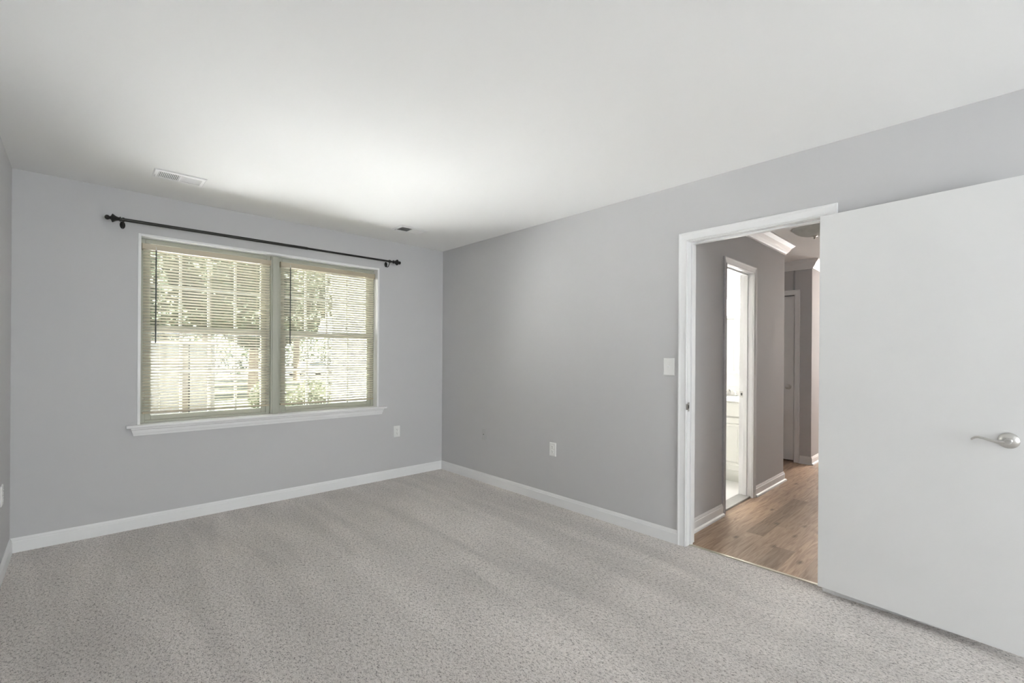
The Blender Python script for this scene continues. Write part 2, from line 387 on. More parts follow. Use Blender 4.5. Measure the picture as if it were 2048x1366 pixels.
# ------------------------------------------------------------------ mini blinds
def blind(x0, x1, wx, label, sag=0.0):
    r = empty('mini_blind', ((x0 + x1) / 2, .045, 2.09)); tag(r, label, 'blind', 'ivory mini blinds in the double window')
    ztop = 2.081
    bm = bmesh.new()   # U-shaped headrail
    pr = [(.030, ztop), (.027, ztop + .002), (.030, ztop - .034), (.034, ztop - .038), (.060, ztop - .038), (.062, ztop), (.059, ztop), (.058, ztop - .035), (.034, ztop - .035), (.033, ztop)]
    add_loft(bm, [[(x0, y, z) for y, z in pr], [(x1, y, z) for y, z in pr]])
    obj('headrail', bm, M_rail, r)
    # slats
    bm = bmesh.new(); tilt = math.radians(30); cy = .046; pitch = .0222; zb = .846
    n = 54
    for i in range(n):
        z = zb + .012 + i * pitch
        tt = tilt + math.radians(random.uniform(-.5, .5)); dz = random.uniform(-.0003, .0003)
        nx = 8; rings = []
        for k in range(nx + 1):
            x = x0 + .004 + (x1 - x0 - .008) * k / nx
            wob = .0006 * math.sin(i * 1.7 + k * 1.1) + dz
            ring = []
            top = []; bot = []
            for q in range(5):
                s = (q / 4 - .5) * .025
                h = .0016 * (1 - (2 * s / .025) ** 2)
                yy = cy + s * math.cos(tt); zz = z + wob - s * math.sin(tt) + h
                top.append((x, yy, zz)); bot.append((x, yy, zz - .0006))
            rings.append(top + bot[::-1])
        add_loft(bm, rings)
    obj('slats', bm, M_blind, r, smooth=True)
    obj('bottom_rail', boxes((x0 + .002, x1 - .002, cy - .013, cy + .013, zb - .022, zb - .006)), M_rail, r, bevel=.004)
    L_ = x1 - x0
    for fx in (.12, .5, .88):
        bm = bmesh.new(); X = x0 + L_ * fx
        for yy in (cy - .014, cy + .014): add_tube(bm, [(X, yy, ztop - .03), (X, yy, zb - .01)], .0007, 6)
        obj('ladder_cord', bm, M_cord, r)
    # tilt wand
    bm = bmesh.new(); add_tube(bm, [(wx + .001, .020, 2.040), (wx, .018, 1.35)], .0042, 8)
    wd = obj('wand', bm, M_wand, r, smooth=True)
    bm = bmesh.new(); add_tube(bm, [(wx, .030, 2.066), (wx, .021, 2.064), (wx + .001, .020, 2.038)], .0022, 8)
    obj('wand_hook', bm, M_nickel, wd)
    # end brackets
    for X in (x0 - .003, x1):
        obj('bracket', boxes((X, X + .003, .024, .064, ztop - .042, ztop + .006)), M_rail, r)
    # cords looped at the far side
    for fx in (.905, .915):
        bm = bmesh.new(); X = x0 + L_ * fx
        add_tube(bm, [(X, .022, 2.06), (X, .020, 1.6)], .0009, 6); obj('lift_cord', bm, M_cord, r)
    return r
blind(-2.632, -1.768, -2.555, 'wider looking ivory mini blind at left, beside the grey wall')
blind(-1.684, -0.806, -1.610, 'ivory mini blind at right with the white building showing through')

# ------------------------------------------------------------------ curtain rod
rd = empty('curtain_rod', (-1.71, -.08, 2.213)); tag(rd, 'dark bronze curtain rod with turned finials above the double window', 'curtain rod')
rz = lambda x: 2.208 + (x + 2.75) / 2.08 * .008
bm = bmesh.new(); add_tube(bm, [(-2.765, -.08, rz(-2.765)), (-1.50, -.08, rz(-1.5))], .0115, 16); obj('outer_tube', bm, M_rod, rd, smooth=True)
bm = bmesh.new(); add_tube(bm, [(-1.51, -.08, rz(-1.51)), (-.655, -.08, rz(-.655))], .0092, 16); obj('inner_tube', bm, M_rod, rd, smooth=True)
FIN = [(0, .012), (.002, .0155), (.007, .0155), (.009, .0115), (.013, .011), (.022, .0135), (.032, .0185), (.041, .0255), (.045, .027), (.048, .0255), (.052, .016), (.056, .010), (.060, .009), (.063, .0115), (.068, .0145), (.074, .0150), (.080, .0130), (.085, .008), (.087, .001)]
for x, s in ((-2.760, -1), (-.662, 1)):
    bm = bmesh.new(); add_lathe(bm, [(t, q * 1.1) for t, q in FIN], (x, -.08, rz(x)), (s, 0, 0), 24); obj('finial', bm, M_rod, rd, smooth=True)
for x in (-2.748, -.700):
    zr = rz(x); zp = zr - .022
    bm = bmesh.new()      # curled arm: from the wall plate, dipping under and up round the rod
    pts = [(x, -.004, zp), (x, -.012, zp - .018), (x, -.030, zp - .030), (x, -.052, zp - .028), (x, -.072, zp - .008), (x, -.080, zr - .018), (x, -.080, zr - .012)]
    add_tube(bm, pts, .0034, 8)
    add_lathe(bm, [(-.006, .0125), (-.006, .0150), (.006, .0150), (.006, .0125), (-.006, .0125)], (x, -.08, zr), (1, 0, 0), 20, cap=False)
    br = obj('bracket', bm, M_rod, rd, smooth=True)
    bm = bmesh.new(); rings = []
    for t, k in ((0, .9), (-.002, 1.0), (-.005, .92), (-.008, .6), (-.009, .1)):
        rings.append([(x + .0155 * k * math.cos(a), t, zp + .027 * k * math.sin(a)) for a in [2 * math.pi * i / 24 for i in range(24)]])
    add_loft(bm, rings); obj('wall_plate', bm, M_rod, br, smooth=True)

# ------------------------------------------------------------------ ceiling registers
def register(x0, y0, label):
    L_, Wd = .280, .183; x1, y1 = x0 + L_, y0 + Wd
    r = empty('ceiling_register', (x0 + L_ / 2, y0 + Wd / 2, H)); tag(r, label, 'air vent', 'white ceiling registers')
    ox0, ox1 = x0 + .026, x1 - .022; oy0, oy1 = y0 + .030, y1 - .030; mid = (ox0 + ox1) / 2
    z = H; bm = bmesh.new(); t = .007; b = .006
    def ring(xa, xb, ya, yb, z): return [(xa, ya, z), (xb, ya, z), (xb, yb, z), (xa, yb, z)]
    rings = [ring(x0, x1, y0, y1, z), ring(x0, x1, y0, y1, z - .0025), ring(x0 + b, x1 - b, y0 + b, y1 - b, z - t), ring(ox0, ox1, oy0, oy1, z - t), ring(ox0, ox1, oy0, oy1, z + .0)]
    add_loft(bm, rings, True, False)
    add_box(bm, mid - .005, mid + .005, oy0, oy1, z - t, z - .0005)
    obj('face_frame', bm, M_trim, r)
    obj('duct_backing', boxes((ox0 + .001, ox1 - .001, oy0 + .001, oy1 - .001, z - .0016, z - .0006)), M_dark, r)
    for s, a, c in ((1, ox0, mid - .005), (-1, mid + .005, ox1)):
        bm = bmesh.new(); n = 12; p = (c - a) / n
        for i in range(n):
            X = a + p * (i + .5); hh = .0026
            # blade: slanted strip between the backing and the face
            dx = s * .0036
            q = [(X - dx, z - t + .0005), (X - dx + .0009, z - t + .0005), (X + dx + .0009, z - .002), (X + dx, z - .002)]
            add_loft(bm, [[(u, oy0, v) for u, v in q], [(u, oy1, v) for u, v in q]])
        obj('louver_bank', bm, M_trim, r)
    obj('damper_lever', boxes((x0 + .010, x0 + .014, y1 - .075, y1 - .035, z - .018, z - t)), M_trim, r)
register(-2.628, -.648, 'white louvred air register in the ceiling, nearer the left wall')
register(-.870, -.612, 'white louvred air register in the ceiling near the far room corner')

# ------------------------------------------------------------------ outlets, jack, switch
def plate(name, cx, z, normal, kind, label, cat, group=None, m=None, pw=.072, ph=.116):
    """plate built facing -Y at the origin, then turned; local x runs along the wall"""
    ang = {'-y': 0, '-x': -math.pi / 2, '+x': math.pi / 2}[normal]
    r = empty(name, (0, 0, 0)); tag(r, label, cat, group)
    m = m or M_plate
    bm = bmesh.new(); b = .005
    add_loft(bm, [[(-pw/2, 0, -ph/2), (pw/2, 0, -ph/2), (pw/2, 0, ph/2), (-pw/2, 0, ph/2)],
                  [(-pw/2, -.003, -ph/2), (pw/2, -.003, -ph/2), (pw/2, -.003, ph/2), (-pw/2, -.003, ph/2)],
                  [(-pw/2 + b, -.006, -ph/2 + b), (pw/2 - b, -.006, -ph/2 + b), (pw/2 - b, -.006, ph/2 - b), (-pw/2 + b, -.006, ph/2 - b)]])
    obj('cover_plate', bm, m, r)
    if kind == 'outlet':
        for s in (1, -1):
            cz = s * .0195; bm = bmesh.new(); seg = 28
            f = lambda yy, k: [(max(-.0135, min(.0135, .017 * math.cos(a))) * k, yy, cz + max(-.0145, min(.0145, .0175 * math.sin(a))) * k) for a in [2 * math.pi * i / seg for i in range(seg)]]
            add_loft(bm, [f(-.005, 1), f(-.0085, 1), f(-.009, .94)]); rc = obj('receptacle', bm, m, r)
            bm = boxes((-.0072, -.0052, -.0094, -.0085, cz + .000, cz + .009), (.0052, .0070, -.0094, -.0085, cz + .001, cz + .008))
            add_lathe(bm, [(0, .0026), (.0009, .0026)], (0, -.0085, cz - .0075), (0, -1, 0), 12)
            obj('slots', bm, M_slot, rc)
        bm = bmesh.new(); add_lathe(bm, [(0, .003), (.001, .0025)], (0, -.006, 0), (0, -1, 0), 12); obj('screw', bm, M_nickel, r)
    elif kind == 'switch':
        obj('toggle_bezel', boxes((-.006, .006, -.0072, -.006, -.0125, .0125)), m, r)
        bm = bmesh.new(); add_loft(bm, [[(-.0045, -.006, -.004), (.0045, -.006, -.004), (.0045, -.006, .006), (-.0045, -.006, .006)], [(-.0035, -.019, .006), (.0035, -.019, .006), (.0035, -.019, .011), (-.0035, -.019, .011)]])
        obj('toggle', bm, m, r, bevel=.001)
        for s in (.03, -.03):
            bm = bmesh.new(); add_lathe(bm, [(0, .003), (.001, .0025)], (0, -.006, s), (0, -1, 0), 12); obj('screw', bm, m, r)
    elif kind == 'jack':
        obj('jack', boxes((-.009, .009, -.0085, -.006, -.010, .010)), m, r)
        obj('socket_hole', boxes((-.005, .005, -.0090, -.0085, -.005, .006)), M_slot, r)
    elif kind == 'blank':
        pass
    r.rotation_euler = (0, 0, ang)
    loc = {'-y': (cx, 0, z), '-x': (0, cx, z), '+x': (-W, cx, z)}[normal]
    r.location = loc
    return r
plate('wall_outlet', -.563, .478, '-y', 'outlet', 'white duplex outlet below the right end of the window sill', 'outlet', 'duplex wall outlets')
plate('wall_outlet', -1.665, .471, '-x', 'outlet', 'white duplex outlet on the long grey wall beside the doorway', 'outlet', 'duplex wall outlets')
plate('wall_outlet', -.440, .465, '+x', 'outlet', 'pale duplex outlet cut by the left edge of the photo', 'outlet', 'duplex wall outlets')
M_painted = mat('painted_over_plate', (0.50, 0.50, 0.505), 0.6)
plate('phone_jack', -.742, .480, '-x', 'jack', 'small wall jack painted over in the grey of the wall', 'wall jack', m=M_painted, pw=.066, ph=.110)
plate('light_switch', -2.729, 1.204, '-x', 'switch', 'white toggle light switch beside the door casing', 'light switch', pw=.080, ph=.120)

# ------------------------------------------------------------------ bedroom doorway
tr = empty('trim_1', (0, -3.246, 0)); tag(tr, 'white door frame and casing around the hall doorway', 'door frame', kind='structure')
bm = bmesh.new(); casing(bm, lambda s, z, t: (-t, -s, z), (-DY0 - .004, -DY1 + .004, DH + .004)); obj('casing', bm, M_trim, tr)
bm = bmesh.new(); casing(bm, lambda s, z, t: (T + t, -s, z), (-DY0 - .004, -DY1 + .004, DH + .004)); obj('casing', bm, M_trim, tr)
obj('jamb', boxes((-.0005, T + .0005, DY0, DY0 + JB, 0, DH + JB), (-.0005, T + .0005, DY1 - JB, DY1, 0, DH + JB), (-.0005, T + .0005, DY1, DY0, DH, DH + JB)), M_trim, tr, bevel=.0015)
obj('door_stop', boxes((.040, .074, DY0 - .011, DY0, 0, DH), (.040, .074, DY1, DY1 + .011, 0, DH), (.040, .074, DY1 + .011, DY0 - .011, DH - .011, DH)), M_trim, tr, bevel=.002)
sp = obj('strike_plate', boxes((.004, .032, DY0 - .0012, DY0, .905, .968), (-.012, .004, DY0 - .0012, DY0, .917, .956)), M_nickel, tr, bevel=.0006)
obj('latch_hole', boxes((.012, .024, DY0 - .0016, DY0 - .0011, .925, .948)), M_slot, sp)
# open leaf, turned 175 degrees back against the wall
A = Vector((-.051, -3.622, 0)); ang = math.atan2(-.9963, -.0863)
dr = empty('door_1', (A.x, A.y, 0), ang)     # local x runs along the leaf, local +y away from it towards the wall? set below
tag(dr, 'flush white bedroom door folded open against the wall', 'door', kind='structure')
dx_ = Vector((math.cos(ang), math.sin(ang), 0)); ny_ = Vector((-math.sin(ang), math.cos(ang), 0))   # ny_ points towards +x (the wall)
def leafpt(s, t, z): return A + dx_ * s + ny_ * t + Vector((0, 0, z))
bm = bmesh.new()
v = [bm.verts.new(leafpt(s, t, z)) for z in (.037, 2.037) for s, t in ((0, 0), (.762, 0), (.762, .035), (0, .035))]
for f in ((3,2,1,0),(4,5,6,7),(0,1,5,4),(1,2,6,5),(2,3,7,6),(3,0,4,7)): bm.faces.new([v[i] for i in f])
obj('door_leaf', bm, M_door, dr, bevel=.002)
def lever(parent, P, s0, z0, direction):
    bm = bmesh.new(); n = (P(0, -1, 0) - P(0, 0, 0))
    add_lathe(bm, [(0, .0330), (.002, .0335), (.005, .0325), (.010, .0265), (.014, .0180), (.016, .0125), (.020, .0105), (.030, .0100), (.040, .0105), (.046, .0120), (.052, .0120), (.055, .0100), (.056, .001)], P(s0, 0, z0), n, 32)
    h = obj('door_handle', bm, M_nickel, parent, smooth=True)
    bm = bmesh.new(); d = direction
    pts = [P(s0 + d * .000, -.047, z0), P(s0 + d * .012, -.048, z0 - .003), P(s0 + d * .030, -.050, z0 - .004), P(s0 + d * .050, -.052, z0 + .000), P(s0 + d * .070, -.053, z0 + .006), P(s0 + d * .085, -.053, z0 + .0085), P(s0 + d * .096, -.052, z0 + .006), P(s0 + d * .104, -.050, z0 - .001), P(s0 + d * .107, -.049, z0 - .006)]
    add_tube(bm, pts, [.0085, .0078, .0068, .0058, .0053, .0052, .0052, .0050, .0035], 12)
    obj('lever', bm, M_nickel, h, smooth=True)
lever(dr, leafpt, .7005, .928, -1)

# ------------------------------------------------------------------ hall shell
BX0, BX1 = .865, 1.462            # bathroom doorway clear width
HE = 2.345                        # end of the hall left wall
FX = 3.372                        # far wall plane
# planked floor: one mesh, a tone per plank
bm = bmesh.new(); lay = bm.loops.layers.color.new('tone'); rw = .1175
rows = [(-2.795 + rw * 9 - rw * i) for i in range(0, 20)]
for i, yt in enumerate(rows):
    yb = yt - rw; x = .048 - random.uniform(0, .9)
    row = []
    if abs(yt - (-3.030)) < .01: row = [(-.5, .58, .72), (.58, 1.72, .12), (1.72, 2.9, .7), (2.9, 7.2, .6)]
    elif abs(yt - (-3.265)) < .01: row = [(-.9, .085, .7), (.085, .45, .42), (.45, 1.6, .75), (1.6, 2.8, .55), (2.8, 7.2, .7)]
    else:
        while x < 7.2:
            l = random.choice((.9, 1.2, 1.2)); row.append((x, x + l, random.uniform(.55, .98))); x += l
    for a, b, t in row:
        a = max(a, .048)
        if b - a < .02 or a > 7.2: continue
        g = .0006; z = 0.0
        vs = [bm.verts.new(p) for p in ((a + g, yb + g, z), (b - g, yb + g, z), (b - g, yt - g, z), (a + g, yt - g, z))]
        f = bm.faces.new(vs); c2 = random.random(); c3 = random.random()
        for lp in f.loops: lp[lay] = (t, c2, c3, 1)
# subfloor below the gaps
vs = add_box(bm, .046, 7.2, -5.2, -1.6, -.05, -.0012)
for f in bm.faces:
    if all(v.co.z <= -.001 for v in f.verts):
        for lp in f.loops: lp[lay] = (0, 0, 0, 1)
struct('floor_hall', bm, M_wood, 'brown oak plank floor of the hall beyond the doorway', 'floor')
th = obj('transition_strip', boxes((.038, .058, DY1, DY0, -.002, .006)), mat('bright_aluminium', (.75, .72, .62), .3, metal=1.0), bevel=.002)
tag(th, 'thin bright metal strip between carpet and plank floor', 'floor strip')
# hall left wall with bathroom doorway (shared with the bathroom)
struct('wall_hall_left', boxes((T, BX0 - JB, HY, HY + T, 0, H), (BX1 + JB, HE, HY, HY + T, 0, H), (BX0 - JB, BX1 + JB, HY, HY + T, 2.028 + JB, H)), M_wall, 'grey hall wall with the narrow bathroom doorway', 'wall')
struct('wall_hall_far', boxes((FX, FX + T, -2.587 + JB, -1.62, 2.044 + JB, H), (FX, FX + T, HY, -2.587, 0, H), (FX, FX + T, -1.62, -1.5, 0, H), (FX + T, 7.0, HY, HY + T, 0, H), (HE, FX + T, -1.62, -1.5, 0, H)), M_wall, 'grey wall with the closed door at the far side of the hall', 'wall')
struct('wall_hall_right', boxes((T, 7.0, HYR - .1, HYR, 0, H), (7.0, 7.1, HYR - .1, HYR + .06, 0, H), (7.0, 7.1, HY - .08, HY + T, 0, H), (7.0, 7.1, HYR + .06, HY - .08, 0, .65), (7.0, 7.1, HYR + .06, HY - .08, 2.25, H)), M_wall, 'hall wall hidden behind the open door', 'wall')
# recess side = back of the bathroom wall
struct('wall_recess', boxes((HE - T, HE, HY + T, -1.5, 0, H)), M_wall, 'grey side of the hall recess', 'wall')
bm = bmesh.new()
run_trim(bm, SHOE, (T, HY), (BX0 - .058, HY), (0, -1), 0, 0)
run_trim(bm, SHOE, (BX1 + .062, HY), (HE, HY), (0, -1), 0, 1)
run_trim(bm, SHOE, (HE, HY), (HE, -1.62), (1, 0), 1, -1)
struct('baseboard_hall_left', bm, M_trim, 'white baseboard either side of the bathroom doorway', 'baseboard')
bm = bmesh.new()
run_trim(bm, SHOE, (FX, -2.648), (FX, HY), (-1, 0), 0, 1)
run_trim(bm, SHOE, (FX, HY), (7.0, HY), (0, -1), 1, -1)
struct('baseboard_hall_far', bm, M_trim, 'white baseboard wrapping the far hall corner', 'baseboard')
bm = bmesh.new()
run_trim(bm, CROWN, (T, HY), (HE, HY), (0, -1), 0, 1, H)
run_trim(bm, CROWN, (HE, HY), (HE, -1.62), (1, 0), 1, -1, H)
struct('trim_2', bm, M_trim, 'white crown moulding on the left hall wall', 'crown moulding')
bm = bmesh.new()
run_trim(bm, CROWN, (FX, -1.62), (FX, HY), (-1, 0), -1, 1, H)
run_trim(bm, CROWN, (FX, HY), (7.0, HY), (0, -1), 1, -1, H)
run_trim(bm, CROWN, (7.0, HYR), (T, HYR), (0, 1), -1, -1, H)
struct('trim_3', bm, M_trim, 'white crown moulding around the far end of the hall', 'crown moulding')
hw = empty('added_window_4', (7.05, -3.24, .65)); tag(hw, 'made-up window added for the hall fill lamp, unseen behind the open door', 'window', kind='structure')  # made-up window, added round the hall fill lamp
obj('window_frame', boxes((7.02, 7.08, HYR + .06, HYR + .11, .65, 2.25), (7.02, 7.08, HY - .13, HY - .08, .65, 2.25), (7.02, 7.08, HYR + .11, HY - .13, .65, .70), (7.02, 7.08, HYR + .11, HY - .13, 2.20, 2.25), (7.02, 7.08, HYR + .11, HY - .13, 1.43, 1.47)), M_trim, hw)
obj('glass', boxes((7.045, 7.05, HYR + .11, HY - .13, .70, 1.43), (7.045, 7.05, HYR + .11, HY - .13, 1.47, 2.20)), M_glass, hw)
# bathroom door frame
tb = empty('trim_4', (1.16, HY, 0)); tag(tb, 'white frame of the narrow bathroom doorway', 'door frame', kind='structure')
s0, s1, h = BX0 - .003, BX1 + .003, 2.031
rings = [[(s0 - u, HY - t, h + u) for u, t in CAS], [(s1 + u, HY - t, h + u) for u, t in CAS], [(s1 + u, HY - t, 0) for u, t in CAS]]
bm = bmesh.new(); add_loft(bm, rings); obj('casing', bm, M_trim, tb)
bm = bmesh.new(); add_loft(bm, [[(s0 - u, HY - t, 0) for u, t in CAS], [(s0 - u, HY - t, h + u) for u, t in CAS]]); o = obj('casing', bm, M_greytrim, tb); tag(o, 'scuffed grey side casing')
obj('jamb', boxes((BX0 - JB, BX0, HY, HY + T, 0, 2.028 + JB), (BX1, BX1 + JB, HY, HY + T, 0, 2.028 + JB), (BX0, BX1, HY, HY + T, 2.028, 2.028 + JB)), M_trim, tb, bevel=.0015)
obj('door_stop', boxes((BX1 - .011, BX1, HY + .042, HY + .075, 0, 2.028), (BX0, BX1 - .011, HY + .042, HY + .075, 2.017, 2.028), (BX0, BX0 + .011, HY + .042, HY + .075, 0, 2.017)), M_trim, tb, bevel=.002)
sp = obj('strike_plate', boxes((BX1 - .0012, BX1, HY + .080, HY + .108, .905, .962)), M_nickel, tb)
obj('latch_hole', boxes((BX1 - .0016, BX1 - .0011, HY + .086, HY + .100, .922, .946)), M_slot, sp)
th = obj('marble_threshold', boxes((BX0, BX1, HY + .012, HY + T, -.001, .016)), M_marble, bevel=.004); tag(th, 'grey marble threshold in the bathroom doorway', 'threshold')

# far hall door
dd = empty('door_2', (FX, -2.2, 0)); tag(dd, 'closed flush white door in the hall recess', 'door', kind='structure')
bm = bmesh.new(); casing(bm, lambda s, z, t: (FX - t, -s, z), (1.816, 2.587, 2.040)); obj('casing', bm, M_trim, dd)
obj('door_leaf', boxes((FX + .004, FX + .039, -2.578, -1.822, .022, 2.026)), M_door, dd)
obj('jamb', boxes((FX, FX + T, -2.605, -2.583, 0, 2.062), (FX, FX + T, -1.818, -1.80, 0, 2.062), (FX, FX + T, -2.583, -1.818, 2.036, 2.062)), M_trim, dd)
def farpt(s, t, z): return Vector((FX + .004 + t, -2.578 + s, z))
bm = bmesh.new(); add_lathe(bm, [(0, .031), (.004, .0315), (.007, .028), (.012, .013), (.030, .012), (.038, .022), (.050, .027), (.060, .025), (.066, .015), (.068, .001)], farpt(.055, 0, .915), (-1, 0, 0), 24)
obj('door_knob', bm, M_nickel, dd, smooth=True)
obj('door_backing', boxes((FX + .075, FX + .1, -2.583, -1.818, 0, 2.036)), M_dark, dd)

# hall ceiling light (unlit alabaster bowl)
FXC, FYC = 1.655, -3.195
cl = empty('ceiling_light', (FXC, FYC, H)); tag(cl, 'unlit alabaster glass bowl light with metal finial on the hall ceiling', 'ceiling light')
bm = bmesh.new(); add_lathe(bm, [(0, .165), (.018, .170), (.030, .176), (.040, .182), (.046, .182), (.046, .168)], (FXC, FYC, H), (0, 0, -1), 40, cap=False); obj('pan', bm, M_nickel, cl, smooth=True)
bm = bmesh.new(); prof = [(.038 + .078 * math.sin(a), .168 * math.cos(a)) for a in [math.pi / 2 * i / 14 for i in range(15)]]
add_lathe(bm, prof, (FXC, FYC, H), (0, 0, -1), 40); obj('glass_bowl', bm, M_alab, cl, smooth=True)
bm = bmesh.new(); add_lathe(bm, [(.110, .004), (.114, .020), (.118, .021), (.122, .012), (.126, .007), (.130, .009), (.136, .009), (.141, .004), (.143, .0005)], (FXC, FYC, H), (0, 0, -1), 24); obj('finial', bm, M_nickel, cl, smooth=True)
# lit warm light further down the hall
c2 = empty('ceiling_light', (5.5, -3.2, H)); tag(c2, 'warm glowing dome light further down the hall', 'ceiling light')
bm = bmesh.new(); add_lathe(bm, [(0, .14), (.02, .15), (.03, .145)], (5.5, -3.2, H), (0, 0, -1), 32); obj('pan', bm, M_nickel, c2, smooth=True)
bm = bmesh.new(); add_lathe(bm, [(.03 + .07 * math.sin(a), .135 * math.cos(a)) for a in [math.pi / 2 * i / 10 for i in range(11)]], (5.5, -3.2, H), (0, 0, -1), 32)
obj('glass_dome', bm, mat('warm_lit_glass', (1, .9, .8), .4, emit=((1.0, .88, .77), 225)), c2, smooth=True)

# ------------------------------------------------------------------ bathroom
BXR = 2.23
struct('floor_bathroom', boxes((T, BXR, HY + T, -.7, -.05, .004)), M_tile, 'white tiled bathroom floor', 'floor')
struct('wall_bathroom', boxes((BXR - .001, HE - T, HY + T, -.7, 0, H), (T, .02 + T, HY + T, -.7, 0, H), (T, HE - T, -.7, -.6, 0, H)), M_bath, 'white bathroom walls', 'wall')
bm = bmesh.new(); add_box(bm, .135, BX0 - JB - .001, HY + T, HY + T + .004, 0, H); add_box(bm, BX1 + JB + .001, BXR - .001, HY + T, HY + T + .004, 0, H)
struct('wall_bathroom_front', bm, M_bath, 'white inner face of the bathroom doorway wall', 'wall')
va = empty('vanity_cabinet', (2.04, -2.1, 0)); tag(va, 'white vanity cabinet with pale countertop seen through the bathroom doorway', 'vanity')
obj('cabinet_body', boxes((1.855, BXR - .002, -2.60, -1.62, .09, .822), (1.905, BXR - .002, -2.60, -1.62, .004, .09)), M_cab, va)
def panel_door(y0, y1, z0, z1, X, parent, name='cabinet_door'):
    bm = bmesh.new(); st = .055
    def rr(a, x): return [(x, y0 + a, z0 + a), (x, y1 - a, z0 + a), (x, y1 - a, z1 - a), (x, y0 + a, z1 - a)]
    add_loft(bm, [rr(0, X), rr(0, X - .016), rr(.003, X - .018), rr(st, X - .018), rr(st + .008, X - .008), rr(st + .020, X - .008), rr(st + .034, X - .016)])
    return obj(name, bm, M_cab, parent)
for y0, y1 in ((-2.585, -2.265), (-2.255, -1.945), (-1.935, -1.635)):
    d = panel_door(y0, y1, .13, .66, 1.855, va)
    bm = bmesh.new(); add_lathe(bm, [(0, .006), (.012, .006), (.018, .014), (.026, .012), (.028, .001)], (1.837, y0 + .03, .60), (-1, 0, 0), 16); obj('knob', bm, M_nickel, d, smooth=True)
    panel_door(y0, y1, .685, .805, 1.855, va, 'drawer_front') if False else obj('drawer_front', boxes((1.838, 1.855, y0, y1, .675, .805)), M_cab, va, bevel=.003)
obj('countertop', boxes((1.830, BXR - .002, -2.625, -1.60, .822, .858), (BXR - .022, BXR - .002, -2.625, -1.60, .858, .95)), M_counter, va, bevel=.005)
bm = bmesh.new()
rg = []
for k, z in ((1.0, .859), (1.0, .862), (.92, .863), (.88, .8585)):
    rg.append([(2.02 + .13 * k * math.cos(a), -2.12 + .20 * k * math.sin(a), z) for a in [2 * math.pi * i / 32 for i in range(32)]])
add_loft(bm, rg, True, False); obj('basin_rim', bm, M_counter, va, smooth=True)
fa = empty('faucet', (2.16, -2.30, .858)); tag(fa, 'small low faucet on the vanity countertop', 'faucet')
bm = boxes((2.135, 2.185, -2.37, -2.23, .8585, .872)); obj('faucet_base', bm, M_nickel, fa, bevel=.004)
bm = bmesh.new(); add_tube(bm, [(2.155, -2.30, .87), (2.15, -2.30, .91), (2.12, -2.30, .925), (2.06, -2.30, .905)], .009, 10); obj('spout', bm, M_nickel, fa, smooth=True)
for y in (-2.355, -2.245):
    bm = bmesh.new(); add_lathe(bm, [(0, .013), (.015, .010), (.022, .016), (.036, .016), (.038, .002)], (2.155, y, .872), (0, 0, 1), 16); obj('tap_handle', bm, M_plate, fa, smooth=True)
# mirror cabinet
mc = empty('mirror_cabinet', (2.18, -2.0, 1.1)); tag(mc, 'white framed mirror cabinet above the bathroom vanity', 'mirror cabinet')
obj('cabinet_box', boxes((2.135, BXR - .002, -2.352, -1.70, 1.125, 1.685)), M_cab, mc)
obj('shelf', boxes((2.10, BXR - .002, -2.42, -1.68, 1.100, 1.125)), M_cab, mc, bevel=.003)
obj('cornice', boxes((2.115, BXR - .002, -2.372, -1.68, 1.685, 1.725)), M_cab, mc, bevel=.006)
for y0, y1 in ((-2.35, -2.03), (-2.02, -1.71)):
    obj('mirror_door', boxes((2.128, 2.135, y0, y1, 1.130, 1.680)), M_mirror, mc, bevel=.004)
vl = empty('vanity_light', (2.2, -2.05, 1.87)); tag(vl, 'bright vanity light bar with round glass globes in the bathroom', 'wall light')
obj('light_bar', boxes((2.185, BXR - .002, -2.42, -1.66, 1.80, 1.93)), M_plate, vl, bevel=.01)
for y in (-2.335, -2.125, -1.915, -1.745):
    bm = bmesh.new(); bmesh.ops.create_uvsphere(bm, u_segments=24, v_segments=16, radius=.052, matrix=Matrix.Translation((2.120, y, 1.872)))
    g = obj('globe', bm, M_globe, vl, smooth=True)
    bm = bmesh.new(); add_lathe(bm, [(0, .03), (.01, .028), (.02, .02)], (2.186, y, 1.872), (-1, 0, 0), 20); obj('socket_cup', bm, M_nickel, g, smooth=True)

# ------------------------------------------------------------------ outdoors
GZ = -.75
struct('lawn', boxes((-60, 80, .2, 36, GZ - .2, GZ)), M_grass, 'green lawn outside the window', 'lawn')
struct('parking_lot', boxes((-60, 80, 36, 75, GZ - .2, GZ + .02)), M_asphalt, 'grey parking lot beyond the lawn', 'parking lot')
nb = empty('neighbour_building', (4.5, 7, GZ)); tag(nb, 'white clapboard building wing filling the right window', 'building')
bm = bmesh.new()
x0, y0, x1, y1 = 1.97, 2.7, 8.0, 8.0
for i in range(33):
    z = GZ + i * .13
    for q in (((x0, y0 - .0), (x1, y0)), ((x0, y1), (x0, y0))):
        (ax, ay), (bx, by) = q; nx, nyy = (0, -1) if ay == by else (-1, 0)
        pr = [(0.0, 0), (.018, 0), (.004, .13), (0, .13)]
        add_loft(bm, [[(ax + nx * t, ay + nyy * t, z + zz) for t, zz in pr], [(bx + nx * t, by + nyy * t, z + zz) for t, zz in pr]])
add_box(bm, x0 + .001, x1, y0 + .001, y1, GZ, GZ + 4.28)
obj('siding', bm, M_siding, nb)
obj('corner_board', boxes((x0 - .022, x0 + .08, y0 - .024, y0 + .06, GZ, GZ + 4.28)), M_trim, nb)
